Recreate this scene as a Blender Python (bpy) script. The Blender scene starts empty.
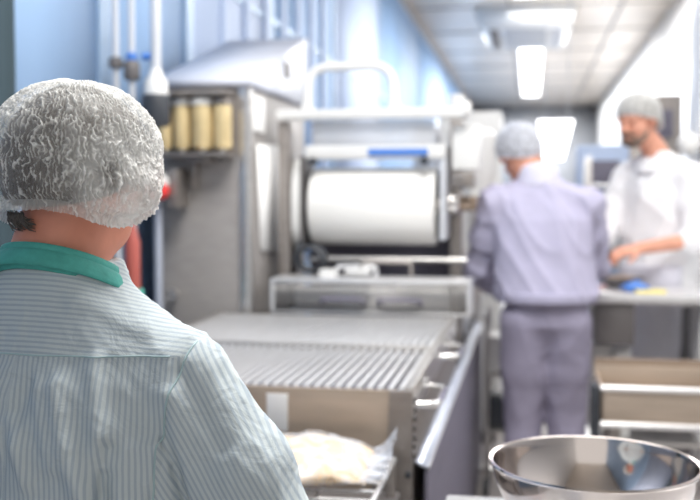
import bpy, bmesh, math, random
import numpy as np
import openvdb
from mathutils import Vector, Matrix, Euler, noise
from mathutils.bvhtree import BVHTree
random.seed(7)
S = bpy.context.scene
COL = S.collection
R = math.radians

# ---------------------------------------------------------------- camera, world, exposure
cd = bpy.data.cameras.new('camera'); cam = bpy.data.objects.new('camera', cd); COL.objects.link(cam)
cam.location = (0, 0, 1.40)
psi, th = R(10.2), R(3.15)
fw = Vector((-math.sin(psi)*math.cos(th), math.cos(psi)*math.cos(th), -math.sin(th)))
cam.rotation_euler = fw.to_track_quat('-Z', 'Y').to_euler()
cd.sensor_width = 36; cd.lens = 36*1000/700
cd.clip_start = .05
cd.dof.use_dof = True; cd.dof.focus_distance = 1.22; cd.dof.aperture_fstop = 3.9
S.camera = cam
S.view_settings.view_transform = 'Standard'; S.view_settings.look = 'None'
S.view_settings.gamma = 1; S.view_settings.use_curve_mapping = False
S.view_settings.exposure = 0.3
w = bpy.data.worlds.new('world'); S.world = w; w.use_nodes = True
w.node_tree.nodes['Background'].inputs[0].default_value = (1, .985, .96, 1)
w.node_tree.nodes['Background'].inputs[1].default_value = .80

def area(loc, size, sy, power, col=(1, 1, 1), rot=(0, 0, 0)):
    l = bpy.data.lights.new('area_light', 'AREA'); l.shape = 'RECTANGLE'; l.size = size; l.size_y = sy
    l.energy = power; l.color = col
    o = bpy.data.objects.new('area_light', l); COL.objects.link(o); o.location = loc; o.rotation_euler = rot
area((-.1, 2.1, 3.7), 1.6, 1.2, 105, (1, .985, .96))
area((.7, 5.0, 3.7), 1.4, 3.0, 34, (1, .99, .98))
area((1.70, 3.2, 2.5), 1.6, 1.6, 20, (1, .98, .96), (0, R(75), R(-20)))  # added side light out of view, brightens the white-coated man
area((.5, 11, 3.7), 1.6, 5.0, 190)
area((.2, 19, 3.7), 2.4, 9.0, 330)
area((.2, 25.5, 3.7), 2.4, 3.0, 130)  # extra light without a fixture, added to lift the far end

# ---------------------------------------------------------------- materials
def mat(name, col, rough=.5, metal=0, noise_amt=0, scale=8, stretch=(1, 1, 1), emit=None, es=1, alpha=None, trans=0, bump=0, spec=None, coat=0):
    m = bpy.data.materials.new(name); m.use_nodes = True
    nt = m.node_tree; b = nt.nodes['Principled BSDF']
    b.inputs['Base Color'].default_value = (*col, 1); b.inputs['Roughness'].default_value = rough
    b.inputs['Metallic'].default_value = metal
    if spec is not None: b.inputs['Specular IOR Level'].default_value = spec
    if coat: b.inputs['Coat Weight'].default_value = coat
    if emit: b.inputs['Emission Color'].default_value = (*emit, 1); b.inputs['Emission Strength'].default_value = es
    if alpha is not None: b.inputs['Alpha'].default_value = alpha
    if trans: b.inputs['Transmission Weight'].default_value = trans
    tc = nt.nodes.new('ShaderNodeTexCoord'); mp = nt.nodes.new('ShaderNodeMapping')
    nz = nt.nodes.new('ShaderNodeTexNoise'); nz.inputs['Scale'].default_value = scale; nz.inputs['Detail'].default_value = 5
    nt.links.new(tc.outputs['Object'], mp.inputs[0]); mp.inputs['Scale'].default_value = stretch
    nt.links.new(mp.outputs[0], nz.inputs[0])
    if noise_amt:
        r = nt.nodes.new('ShaderNodeMapRange'); r.inputs[3].default_value = 1-noise_amt; r.inputs[4].default_value = 1+noise_amt
        r.inputs[1].default_value = .3; r.inputs[2].default_value = .7
        mx = nt.nodes.new('ShaderNodeVectorMath'); mx.operation = 'SCALE'; mx.inputs[0].default_value = col
        nt.links.new(nz.outputs[0], r.inputs[0]); nt.links.new(r.outputs[0], mx.inputs['Scale'])
        nt.links.new(mx.outputs[0], b.inputs['Base Color'])
    if bump:
        bp = nt.nodes.new('ShaderNodeBump'); bp.inputs['Strength'].default_value = bump; bp.inputs['Distance'].default_value = .01
        nt.links.new(nz.outputs[0], bp.inputs['Height']); nt.links.new(bp.outputs[0], b.inputs['Normal'])
    return m
M = dict(
    floor=mat('floor_resin', (.60, .56, .54), .35, 0, .1, 3),
    ceil=mat('ceiling_panel', (.84, .76, .67), .35, 0, .10, .8, (1, .3, 1)),
    wallw=mat('white_wall', (.9, .9, .9), .4, 0, .03, 1),
    blue=mat('blue_glazed_panel', (.30, .45, .68), .6, 0, .14, .9, (1, 1, .3)),
    blue2=mat('pale_blue_panel', (.50, .60, .80), .55, 0, .08, .9, (1, 1, .3)),
    frame=mat('blue_grey_frame', (.30, .42, .58), .35, .2, .04, 5),
    pillar=mat('dark_pillar', (.05, .075, .09), .9, 0, .1, 4, (4, 4, .4), spec=.1),
    steel=mat('brushed_steel', (.66, .64, .62), .30, .9, .08, 6, (1, 1, 14)),
    steeld=mat('dull_steel', (.33, .30, .28), .40, .75, .1, 5, (3, 3, 9)),
    steelp=mat('painted_steel', (.34, .32, .31), .5, .1, .07, 5, (3, 3, 9)),
    steelb=mat('bright_steel', (.82, .82, .83), .28, .6, .05, 6, (12, 1, 1)),
    steelw=mat('tan_steel', (.50, .41, .33), .38, .5, .14, 4, (1, 1, 5)),
    steelblue=mat('blue_grey_steel', (.17, .16, .21), .55, .1, .08, 4, (1, 1, 4)),
    chrome=mat('chrome', (.88, .88, .88), .12, 1, .03, 8),
    bowl=mat('polished_bowl', (.60, .54, .51), .12, 1, .04, 5),
    white=mat('white_enamel', (.74, .74, .73), .3, 0, .03, 4),
    lid=mat('pale_lid', (.58, .61, .70), .4, 0, .05, 3),
    film=mat('white_film', (.86, .85, .82), .35, 0, .02, 3, (1, 1, 30)),
    lightgrey=mat('light_grey', (.62, .64, .68), .35, .2, .06, 5),
    dark=mat('dark_rubber', (.04, .045, .055), .5, 0, .1, 8),
    darkgrey=mat('dark_grey', (.14, .13, .13), .45, .1, .15, 8),
    amber=mat('amber_bowl', (.78, .62, .34), .2, .2, .12, 12, coat=.5),
    red=mat('red_plastic', (.80, .05, .05), .35, 0, .05, 8),
    dullred=mat('dull_red_paint', (.42, .10, .08), .4, 0, .06, 8),
    teal=mat('teal_plastic', (.12, .55, .45), .4, 0, .05, 8),
    bluepl=mat('blue_plastic', (.08, .22, .62), .35, 0, .05, 8),
    paleblue=mat('pale_blue_metal', (.50, .54, .64), .3, .3, .05, 8),
    yellow=mat('yellow_label', (.92, .78, .20), .4, 0, .05, 8),
    paper=mat('paper', (.95, .95, .94), .6, 0, .02, 8),
    ink=mat('ink', (.20, .22, .30), .6, 0, 0),
    brown=mat('bronze_shaft', (.34, .26, .20), .35, .6, .08, 8),
    lamp=mat('lamp_diffuser', (1, 1, 1), .5, emit=(1, 1, 1), es=5),
    skin=mat('skin', (.66, .26, .17), .5, 0, .10, 22, bump=.08),
    skin2=mat('light_skin', (.74, .36, .25), .5, 0, .08, 22),
    hair=mat('grey_hair', (.085, .072, .062), .5, 0, .55, 60, (9, 9, 1.2)),
    beard=mat('dark_beard', (.18, .12, .09), .6, 0, .4, 80),
    lav=mat('lavender_cloth', (.42, .405, .54), .8, 0, .06, 14, bump=.2),
    lavc=mat('pale_collar_cloth', (.62, .61, .74), .8, 0, .04, 14),
    trou=mat('grey_lavender_trousers', (.31, .29, .39), .8, 0, .08, 14, bump=.2),
    trou2=mat('dark_grey_trousers', (.16, .155, .17), .8, 0, .08, 14, bump=.2),
    coat=mat('white_coat_cloth', (.93, .93, .95), .75, 0, .03, 14, bump=.15),
    apron=mat('pale_apron', (.66, .66, .74), .6, 0, .05, 10, bump=.15),
    tealcloth=mat('teal_collar_cloth', (.07, .38, .33), .75, 0, .10, 90, bump=.15),
    stitch=mat('stitching', (.42, .56, .58), .8, 0, .05, 50),
    shoe=mat('white_shoe', (.75, .75, .75), .5, 0, .05, 9),
    food=mat('shredded_cheese', (.78, .54, .25), .5, 0, .10, 35, bump=.6),
    eye=mat('eye', (.05, .04, .04), .2),
    crate=mat('grey_crate', (.45, .47, .50), .5, 0, .05, 8),
)
def film_mat():
    m = bpy.data.materials.new('clear_bag_film'); m.use_nodes = True; nt = m.node_tree; nt.nodes.clear()
    out = nt.nodes.new('ShaderNodeOutputMaterial'); mx = nt.nodes.new('ShaderNodeMixShader')
    t = nt.nodes.new('ShaderNodeBsdfTransparent'); p = nt.nodes.new('ShaderNodeBsdfPrincipled')
    p.inputs['Base Color'].default_value = (.80, .85, .95, 1); p.inputs['Roughness'].default_value = .12
    nz = nt.nodes.new('ShaderNodeTexNoise'); nz.inputs['Scale'].default_value = 26; nz.inputs['Distortion'].default_value = .80
    bp = nt.nodes.new('ShaderNodeBump'); bp.inputs['Strength'].default_value = .6; bp.inputs['Distance'].default_value = .01
    tc = nt.nodes.new('ShaderNodeTexCoord'); nt.links.new(tc.outputs['Object'], nz.inputs[0])
    nt.links.new(nz.outputs[0], bp.inputs['Height']); nt.links.new(bp.outputs[0], p.inputs['Normal'])
    r = nt.nodes.new('ShaderNodeMapRange'); r.inputs[1].default_value = .35; r.inputs[2].default_value = .7
    r.inputs[3].default_value = .25; r.inputs[4].default_value = .65
    nt.links.new(nz.outputs[0], r.inputs[0]); nt.links.new(r.outputs[0], mx.inputs[0])
    nt.links.new(t.outputs[0], mx.inputs[1]); nt.links.new(p.outputs[0], mx.inputs[2]); nt.links.new(mx.outputs[0], out.inputs[0])
    return m
M['bagfilm'] = film_mat()
def sheer_mat(name, a, col=(.8, .85, .95)):
    m = bpy.data.materials.new(name); m.use_nodes = True; nt = m.node_tree
    b = nt.nodes['Principled BSDF']; b.inputs['Base Color'].default_value = (*col, 1)
    b.inputs['Roughness'].default_value = .15; b.inputs['Alpha'].default_value = a
    return m
M['guard'] = sheer_mat('clear_guard', .35)
M['guardw'] = sheer_mat('milky_guard', .65, (.85, .87, .92))
def net_mat(name, col, tl):
    # thin gathered non-woven cloth: the mesh attribute "density" says how many layers lie on each other
    m = bpy.data.materials.new(name); m.use_nodes = True; nt = m.node_tree; nt.nodes.clear()
    out = nt.nodes.new('ShaderNodeOutputMaterial'); mx = nt.nodes.new('ShaderNodeMixShader'); m2 = nt.nodes.new('ShaderNodeMixShader')
    t = nt.nodes.new('ShaderNodeBsdfTransparent'); d = nt.nodes.new('ShaderNodeBsdfDiffuse'); tr = nt.nodes.new('ShaderNodeBsdfTranslucent')
    d.inputs[0].default_value = (*col, 1); tr.inputs[0].default_value = (*col, 1); m2.inputs[0].default_value = tl
    at = nt.nodes.new('ShaderNodeAttribute'); at.attribute_name = 'cloth_layers'
    nt.links.new(d.outputs[0], m2.inputs[1]); nt.links.new(tr.outputs[0], m2.inputs[2])
    nt.links.new(at.outputs['Fac'], mx.inputs[0]); nt.links.new(t.outputs[0], mx.inputs[1]); nt.links.new(m2.outputs[0], mx.inputs[2])
    nt.links.new(mx.outputs[0], out.inputs[0])
    return m
M['net'] = net_mat('hairnet_cloth', (.93, .93, .91), .25)
M['netb'] = net_mat('bluish_hairnet_cloth', (.80, .83, .92), .2)
def stripe_mat():
    m = mat('striped_shirt_cloth', (.5, .6, .6), .8, bump=.0)
    nt = m.node_tree; b = nt.nodes['Principled BSDF']
    at = nt.nodes.new('ShaderNodeAttribute'); at.attribute_name = 'stripe'
    mu = nt.nodes.new('ShaderNodeMath'); mu.operation = 'MULTIPLY'; mu.inputs[1].default_value = 2*math.pi/.0068
    sn = nt.nodes.new('ShaderNodeMath'); sn.operation = 'SINE'
    cr = nt.nodes.new('ShaderNodeValToRGB'); e = cr.color_ramp.elements
    e[0].position = .22; e[0].color = (.405, .475, .53, 1); e[1].position = .55; e[1].color = (.55, .61, .625, 1)
    ad = nt.nodes.new('ShaderNodeMapRange'); ad.inputs[1].default_value = -1; ad.inputs[2].default_value = 1
    nt.links.new(at.outputs['Fac'], mu.inputs[0]); nt.links.new(mu.outputs[0], sn.inputs[0]); nt.links.new(sn.outputs[0], ad.inputs[0])
    nt.links.new(ad.outputs[0], cr.inputs[0]); nt.links.new(cr.outputs[0], b.inputs['Base Color'])
    tc = nt.nodes.new('ShaderNodeTexCoord'); nz = nt.nodes.new('ShaderNodeTexNoise'); nz.inputs['Scale'].default_value = 420
    n2 = nt.nodes.new('ShaderNodeTexNoise'); n2.inputs['Scale'].default_value = 16; n2.inputs['Detail'].default_value = 4; n2.inputs['Distortion'].default_value = 1.2
    b1 = nt.nodes.new('ShaderNodeBump'); b1.inputs['Strength'].default_value = .25; b1.inputs['Distance'].default_value = .001
    b2 = nt.nodes.new('ShaderNodeBump'); b2.inputs['Strength'].default_value = .5; b2.inputs['Distance'].default_value = .012
    nt.links.new(tc.outputs['Object'], nz.inputs[0]); nt.links.new(tc.outputs['Object'], n2.inputs[0])
    nt.links.new(nz.outputs[0], b1.inputs['Height']); nt.links.new(n2.outputs[0], b2.inputs['Height'])
    nt.links.new(b2.outputs[0], b1.inputs['Normal']); nt.links.new(b1.outputs[0], b.inputs['Normal'])
    return m
M['shirt'] = stripe_mat()

# ---------------------------------------------------------------- mesh helpers (world coordinates)
class MB:
    def __init__(s): s.bm = bmesh.new()
    def box(s, c, d, rot=None, bev=.004):
        ret = bmesh.ops.create_cube(s.bm, size=1); vs = ret['verts']
        mt = Matrix.Translation(c) @ (Euler(rot).to_matrix().to_4x4() if rot else Matrix()) @ Matrix.Diagonal((*d, 1))
        bmesh.ops.transform(s.bm, matrix=mt, verts=vs)
        if bev:
            b = min(bev, min(d)*.3)
            es = list({e for v in vs for e in v.link_edges})
            bmesh.ops.bevel(s.bm, geom=es, offset=b, segments=2, affect='EDGES', profile=.6)
        return s
    def bb(s, x0, x1, y0, y1, z0, z1, bev=.004):
        return s.box(((x0+x1)/2, (y0+y1)/2, (z0+z1)/2), (abs(x1-x0), abs(y1-y0), abs(z1-z0)), bev=bev)
    def tube(s, pts, r, n=12, closed=False):
        pts = [Vector(p) for p in pts]; rs = r if isinstance(r, (list, tuple)) else [r]*len(pts)
        rings = []; N = len(pts); prev = None
        for i, p in enumerate(pts):
            if closed: t = (pts[(i+1) % N]-pts[i-1]).normalized()
            else: t = (pts[min(i+1, N-1)]-pts[max(i-1, 0)]).normalized()
            if prev is None:
                a = Vector((0, 0, 1)) if abs(t.z) < .9 else Vector((1, 0, 0))
                u = t.cross(a).normalized()
            else: u = (prev-t*prev.dot(t)).normalized()
            prev = u; v = t.cross(u)
            rings.append([s.bm.verts.new(p+(u*math.cos(2*math.pi*k/n)+v*math.sin(2*math.pi*k/n))*rs[i]) for k in range(n)])
        for i in range(N if closed else N-1):
            a, b = rings[i], rings[(i+1) % N]
            for k in range(n): s.bm.faces.new((a[k], a[(k+1) % n], b[(k+1) % n], b[k]))
        if not closed: s.bm.faces.new(rings[0][::-1]); s.bm.faces.new(rings[-1])
        return s
    def lathe(s, c, prof, n=48, axis='Z'):
        c = Vector(c); rings = []
        def pt(r, h, a):
            x, y = r*math.cos(a), r*math.sin(a)
            return c+Vector({'Z': (x, y, h), 'X': (h, x, y), 'Y': (y, h, x)}[axis])
        for r, h in prof:
            if r < 1e-6: rings.append([s.bm.verts.new(pt(0, h, 0))])
            else: rings.append([s.bm.verts.new(pt(r, h, 2*math.pi*k/n)) for k in range(n)])
        for a, b in zip(rings, rings[1:]):
            for k in range(n):
                k2 = (k+1) % n
                if len(a) == 1 and len(b) == 1: continue
                if len(a) == 1: s.bm.faces.new((a[0], b[k2], b[k]))
                elif len(b) == 1: s.bm.faces.new((a[k], a[k2], b[0]))
                else: s.bm.faces.new((a[k], a[k2], b[k2], b[k]))
        return s
    def prism(s, poly, vec):
        a = [s.bm.verts.new(p) for p in poly]; b = [s.bm.verts.new(Vector(p)+Vector(vec)) for p in poly]
        n = len(a); s.bm.faces.new(a); s.bm.faces.new(b[::-1])
        for i in range(n): s.bm.faces.new((a[i], b[i], b[(i+1) % n], a[(i+1) % n]))
        return s
    def grid(s, f, nu, nv):
        vs = [[s.bm.verts.new(f(i/nu, j/nv)) for j in range(nv+1)] for i in range(nu+1)]
        for i in range(nu):
            for j in range(nv): s.bm.faces.new((vs[i][j], vs[i+1][j], vs[i+1][j+1], vs[i][j+1]))
        return s
def rounded(pts, r, n=6):
    """polyline with rounded corners"""
    pts = [Vector(p) for p in pts]; out = [pts[0]]
    for a, b, c in zip(pts, pts[1:], pts[2:]):
        d1 = (a-b).normalized(); d2 = (c-b).normalized(); k = min(r, (a-b).length*.49, (c-b).length*.49)
        p, q = b+d1*k, b+d2*k
        for i in range(n+1):
            t = i/n; out.append(p*(1-t)**2+b*2*t*(1-t)+q*t*t)
    out.append(pts[-1]); return out
def link(name, me, m, parent=None, smooth=True):
    o = bpy.data.objects.new(name, me); COL.objects.link(o)
    if m: me.materials.append(M[m] if isinstance(m, str) else m)
    if parent: o.parent = parent
    if smooth: me.polygons.foreach_set('use_smooth', [True]*len(me.polygons))
    return o
def root_loc(p):
    v = Vector(p.location)
    while p.parent: p = p.parent; v += Vector(p.location)
    return v
def obj(name, mb, m, parent=None, smooth=True, loc=None):
    bm = mb.bm; bmesh.ops.recalc_face_normals(bm, faces=bm.faces)
    off = root_loc(parent) if parent else Vector(loc or (0, 0, 0))
    bmesh.ops.translate(bm, verts=bm.verts, vec=-off)
    if smooth:
        for e in bm.edges:
            if len(e.link_faces) == 2 and e.calc_face_angle(0) > R(35): e.smooth = False
    me = bpy.data.meshes.new(name); bm.to_mesh(me); bm.free()
    o = link(name, me, m, parent, smooth)
    if not parent: o.location = off
    return o
def thing(name, label, cat, loc=(0, 0, 0), group=None, rz=0):
    o = bpy.data.objects.new(name, None); COL.objects.link(o); o.location = loc; o.rotation_euler = (0, 0, rz); o.empty_display_size = .05
    tag(o, label, cat, group); return o
def tag(o, label, cat, group=None):
    o['label'] = label; o['category'] = cat
    if group: o['group'] = group
    return o
def struct(o): o['kind'] = 'structure'; return o
def lab(o, t): o['label'] = t; return o
def copy_tree(o, parent=None):
    c = o.copy(); COL.objects.link(c)
    if parent: c.parent = parent
    for ch in list(o.children): copy_tree(ch, c)
    return c

# ================================================================ SETTING
H = 3.8
struct(obj('floor', MB().bb(-2.2, 2.6, -3, 28, -.1, 0, 0), 'floor'))
struct(obj('ceiling', MB().bb(-2.2, 2.6, -3, 28, H, H+.1, 0), 'ceil'))
struct(obj('wall_left', MB().bb(-1.72, -1.60, -3, 28, 0, H, 0), 'blue'))
struct(obj('wall_right', MB().bb(1.75, 1.87, -3, 28, 0, H, 0), 'wallw'))
struct(obj('wall_far', MB().bb(-1.7, 1.8, 27.9, 28, 0, H, 0), 'lightgrey'))
# window band of the left wall: frame and glazed panels
ys = [1.2, 2.62, 3.55, 4.5, 6.0, 8.0, 10.5, 14, 19, 25.5]
for i, (a, b) in enumerate(zip(ys, ys[1:])):
    f = MB()
    for y in (a, b-.05): f.bb(-1.60, -1.565, y, y+.05, .9, H-.06)
    f.bb(-1.60, -1.565, a, b, .85, .92); f.bb(-1.60, -1.565, a, b, H-.12, H-.05)
    if i > 2: f.bb(-1.60, -1.57, a, b, 2.45, 2.49)
    fr = struct(obj('window_%d' % (i+1), f, 'frame'))
    obj('pane', MB().bb(-1.60, -1.58, a+.05, b-.05, .92, H-.12, 0), 'blue2' if i in (0, 3, 5) else 'blue', fr)
for i in range(7):   # vertical blinds folded against the glass
    y = 5.0+i*.42
    struct(obj('trim_%d' % (i+3), MB().bb(-1.58, -1.555, y, y+.10, .95, H-.14, .01), 'blue2'))
struct(obj('trim_1', MB().bb(-1.60, -1.52, -3, 28, H-.07, H, .01), 'steelp'))
struct(obj('baseboard_right', MB().bb(1.72, 1.75, -3, 26, 0, .12), 'lightgrey'))
# ceiling panel joints
t = MB()
for y in range(5, 28, 2): t.bb(-1.5, 1.7, y, y+.03, H-.012, H, 0)
for x in (-.3, 1.1): t.bb(x, x+.03, 3, 26, H-.012, H, 0)
struct(obj('trim_2', t, 'steelp'))
# pillars
p = struct(obj('trim_10', MB().bb(-1.59, -1.46, 2.50, 2.69, 0, H, .01), 'pillar'))
p = struct(obj('wall_pier', MB().bb(.86, 1.30, 5.45, 5.85, 0, H, .02), 'wallw'))

# ================================================================ CEILING FIXTURES
def light(x, y0, y1, wd, label):
    t = thing('ceiling_light', label, 'ceiling light', (x, (y0+y1)/2, H-.06), 'ceiling strip lights')
    obj('housing', MB().bb(x-wd/2-.03, x+wd/2+.03, y0, y1, H-.045, H-.001, .01), 'white', t)
    obj('diffuser', MB().bb(x-wd/2, x+wd/2, y0+.03, y1-.03, H-.075, H-.045, .01), 'lamp', t)
light(-.01, 16, 24.0, .36, 'long lit ceiling strip light just beyond the air conditioning cassette')
light(-.03, 10.6, 12.1, .36, 'lit ceiling strip light cut off by the top edge above the cassette')
ac = thing('air_conditioner', 'white square air conditioning cassette on the ceiling between two strip lights', 'air conditioner', (-.08, 13.9, H-.2))
obj('housing', MB().prism([(-.74, 12.9, H-.001), (.58, 12.9, H-.001), (.43, 13.1, H-.26), (-.60, 13.1, H-.26)], (0, 2.0, 0)), 'white', ac)
obj('intake_grille', MB().bb(-.36, .19, 13.2, 14.9, H-.275, H-.255), 'crate', ac)
for x in (-.55, .27):
    obj('air_flap', MB().bb(x, x+.12, 13.2, 14.9, H-.275, H-.255), 'darkgrey' if x < 0 else 'lightgrey', ac)
sl = thing('hanging_light_panel', 'bright slanted light panel hanging behind the hairnet of the lavender worker', 'light', (.17, 7.4, 1.95))
obj('diffuser', MB().prism([(.05, 7.3, 1.93), (.30, 7.3, 1.93), (.235, 7.55, 1.66), (.10, 7.55, 1.66)], (0, .03, .0)), 'lamp', sl)
obj('hanging_wire', MB().tube([(.10, 7.32, 1.93), (.10, 7.32, H)], .003).tube([(.26, 7.32, 1.93), (.26, 7.32, H)], .003), 'lightgrey', sl)

# ================================================================ BACKGROUND EQUIPMENT
# steel cabinet of the packing line
cx0, cx1, cy0, cy1 = -1.44, -1.07, 3.76, 4.72
cab = thing('steel_cabinet', 'tall brushed steel machine cabinet with slanted white lid behind the nearest man', 'machine cabinet', (-1.25, 4.2, 0))
obj('body', MB().bb(cx0, cx1, cy0, cy1, .10, 1.82, .01), 'steelp', cab)
obj('lid', MB().prism([(cx0, cy0-.03, 1.82), (cx0, cy1, 1.82), (cx0, cy1, 2.15), (cx0, cy0-.03, 1.85)], (cx1-cx0+.015, 0, 0)), 'lid', cab)
obj('corner_post', MB().bb(cx1-.04, cx1+.004, cy0-.012, cy0+.03, .1, 1.82), 'steel', cab)
obj('window', MB().bb(cx1+.012, cx1+.02, 4.25, 4.35, 1.91, 1.98), 'darkgrey', cab)
for (x, y) in ((cx0+.04, cy0+.04), (cx1-.04, cy0+.04), (cx0+.04, cy1-.04), (cx1-.04, cy1-.04)):
    obj('foot', MB().lathe((x, y, 0), [(0, 0), (.03, 0), (.03, .02), (.015, .03), (.015, .11), (0, .11)], 16), 'steel', cab)
obj('knob', MB().lathe((-1.378, cy0-.05, 1.01), [(0, .05), (.012, .05), (.012, .02), (.022, .015), (.022, 0), (0, 0)], 16, 'Y'), 'steel', cab)
obj('bracket', MB().bb(-1.30, -1.20, cy0-.09, cy0, 1.525, 1.54).bb(-1.29, -1.275, cy0-.05, cy0, 1.425, 1.525), 'steeld', cab)
tag(obj('notice_sheet', MB().prism([(cx1+.006, 3.83, 1.60), (cx1+.006, 4.18, 1.61), (cx1+.006, 4.18, 1.15), (cx1+.006, 3.88, 1.18)], (.003, 0, 0)), 'paper'),
    'tall white paper sheet taped on the side of the steel cabinet', 'notice')
tag(obj('label_plate', MB().bb(cx1+.005, cx1+.009, 3.78, 3.95, 1.65, 1.79, .001), 'paper'), 'small white plate above the paper sheet on the steel cabinet', 'sign')
# filter bowls on the cabinet front
fr = thing('filter_unit', 'row of amber filter bowls in a steel bracket on the cabinet front', 'air filter', (-1.25, 3.68, 1.56))
obj('bracket', MB().bb(-1.42, -1.12, cy0-.025, cy0-.002, 1.56, 1.80).bb(-1.42, -1.12, 3.62, cy0-.02, 1.775, 1.795).bb(-1.42, -1.12, 3.64, cy0-.02, 1.545, 1.56), 'steeld', fr)
for x, r in ((-1.385, .028), (-1.315, .032), (-1.235, .042), (-1.155, .036)):
    b = obj('filter_bowl', MB().lathe((x, 3.68, 1.575), [(0, 0), (r*.8, 0), (r, .014), (r, .165), (0, .165)], 24), 'amber', fr)
    obj('cap', MB().lathe((x, 3.68, 1.742), [(0, 0), (r*1.1, 0), (r*1.1, .022), (r*.5, .03), (r*.5, .034), (0, .034)], 24), 'white' if x != -1.155 else 'steeld', b)
    obj('drain_nipple', MB().lathe((x, 3.68, 1.55), [(0, 0), (.009, 0), (.009, .025), (0, .025)], 12), 'white', b)
# pipes with valves and the dark regulator
def pipe(x, y, z0, label, parts):
    t = thing('air_pipe', label, 'pipe', (x, y, z0), 'vertical pipes by the blue wall')
    obj('tube', MB().tube([(x, y, z0), (x, y, H)], .012, 14), 'lightgrey', t)
    for (z, r, h, m, nm) in parts:
        obj(nm, MB().lathe((x, y, z), [(0, 0), (r*.8, 0), (r, h*.15), (r, h*.85), (r*.8, h), (0, h)], 20), m, t)
    return t
PY = 3.50
pipe(-1.505, PY, 0, 'thin pale pipe leftmost of the three, with a grey valve', [(1.865, .026, .04, 'darkgrey', 'valve')])
p = pipe(-1.443, PY, 0, 'middle pale pipe of the three, with a blue topped valve', [(1.82, .030, .07, 'darkgrey', 'valve'), (1.89, .021, .03, 'bluepl', 'valve_cap')])
obj('valve_arm', MB().tube([(-1.443, PY, 1.87), (-1.48, PY, 1.88)], .007), 'steeld', p)
x = -1.350
p = thing('pressure_regulator', 'black cylindrical regulator with white cap hanging on the thickest pipe', 'regulator', (x, PY, 1.66))
obj('tube', MB().tube([(x, PY, 1.86), (x, PY, H)], .019, 16), 'lightgrey', p)
obj('regulator_body', MB().lathe((x, PY, 1.65), [(0, 0), (.042, 0), (.050, .014), (.053, .10), (.048, .115), (0, .115)], 28), 'dark', p)
obj('white_cap', MB().lathe((x, PY, 1.765), [(0, 0), (.044, 0), (.041, .05), (.027, .068), (.02, .095), (0, .095)], 28), 'white', p)
obj('blue_knob', MB().tube([(x-.050, PY, 1.905), (x-.015, PY, 1.905)], .014), 'bluepl', p)
es = thing('emergency_stop', 'red and white emergency stop button on a grey plate by the cabinet', 'switch', (-1.36, 3.7, 1.4))
obj('plate', MB().bb(-1.36, -1.32, 3.63, 3.757, 1.35, 1.50), 'steeld', es)
obj('white_housing', MB().lathe((-1.392, 3.66, 1.445), [(0, -.06), (.033, -.06), (.04, -.02), (.04, .06), (0, .06)], 24, 'Y'), 'white', es)
obj('red_button', MB().lathe((-1.382, 3.56, 1.415), [(0, -.02), (.030, -.018), (.034, 0), (.034, .06), (0, .06)], 24, 'Y'), 'red', es)
tag(obj('blue_pipe', MB().tube([(-1.41, 3.66, 0), (-1.41, 3.66, 1.38)], .016, 14), 'paleblue'), 'pale blue vertical pipe at the left edge of the steel cabinet', 'pipe')
ex = thing('fire_extinguisher', 'narrow red cylinder with teal foot standing behind the neck of the nearest man', 'fire extinguisher', (-1.325, 3.2, 0))
obj('stand', MB().lathe((-1.325, 3.2, 0), [(0, 0), (.05, 0), (.05, .02), (.02, .04), (.02, .99), (0, .99)], 24), 'steeld', ex)
obj('teal_foot', MB().lathe((-1.325, 3.2, .98), [(0, 0), (.034, 0), (.036, .03), (.036, .10), (0, .10)], 24), 'teal', ex)
obj('cylinder', MB().lathe((-1.325, 3.2, 1.08), [(0, 0), (.024, 0), (.026, .01), (.026, .16), (.018, .19), (.010, .22), (0, .22)], 24), 'dullred', ex)

# ---- film machine
mx0, mx1, my = -.905, -.375, 4.1
fm = thing('film_wrapping_machine', 'film wrapping machine with steel frame, top rail and big looped handle', 'wrapping machine', (-.62, 4.2, 0))
obj('column', MB().bb(-1.02, -.972, 4.0, 4.14, 0, 1.70, .006), 'steeld', fm)
obj('column', MB().bb(-.335, -.285, 4.22, 4.34, 0, 1.72, .006), 'steeld', fm)
obj('back_panel', MB().bb(-.96, -.29, 4.34, 4.37, .2, 1.50, .004), 'steelblue', fm)
obj('top_rail', MB().bb(-1.02, -.26, 3.96, 4.04, 1.705, 1.745, .012), 'white', fm)
obj('rail_boss', MB().lathe((-.30, 4.0, 1.735), [(0, 0), (.035, 0), (.04, .01), (.04, .05), (.028, .065), (0, .065)], 24, 'X'), 'white', fm)
obj('rail_boss', MB().lathe((-.29, 4.0, 1.765), [(0, -.02), (.028, -.02), (.03, 0), (.03, .03), (0, .035)], 24, 'Z'), 'white', fm)
obj('looped_handle', MB().tube(rounded([(-.905, 4.03, 1.73), (-.905, 4.06, 1.925), (-.555, 4.06, 1.925), (-.545, 4.03, 1.73)], .09, 8), .0185, 16), 'white', fm)
for x in (-.905, -.545):
    obj('handle_collar', MB().lathe((x, 4.03, 1.735), [(0, 0), (.028, 0), (.026, .03), (.02, .035), (0, .035)], 20), 'white', fm)
obj('clear_cover', MB().prism([(-.88, 4.02, 1.60), (-.88, 4.02, 1.70), (-.88, 4.3, 1.72), (-.88, 4.3, 1.60)], (.50, 0, 0)), 'guardw', fm)
rl = obj('roller_beam', MB().bb(-.90, -.33, 3.97, 4.05, 1.545, 1.60, .01), 'white', fm)
lp = obj('blue_label', MB().bb(-.64, -.40, 3.963, 3.969, 1.557, 1.585, .001), 'bluepl', rl)
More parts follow.
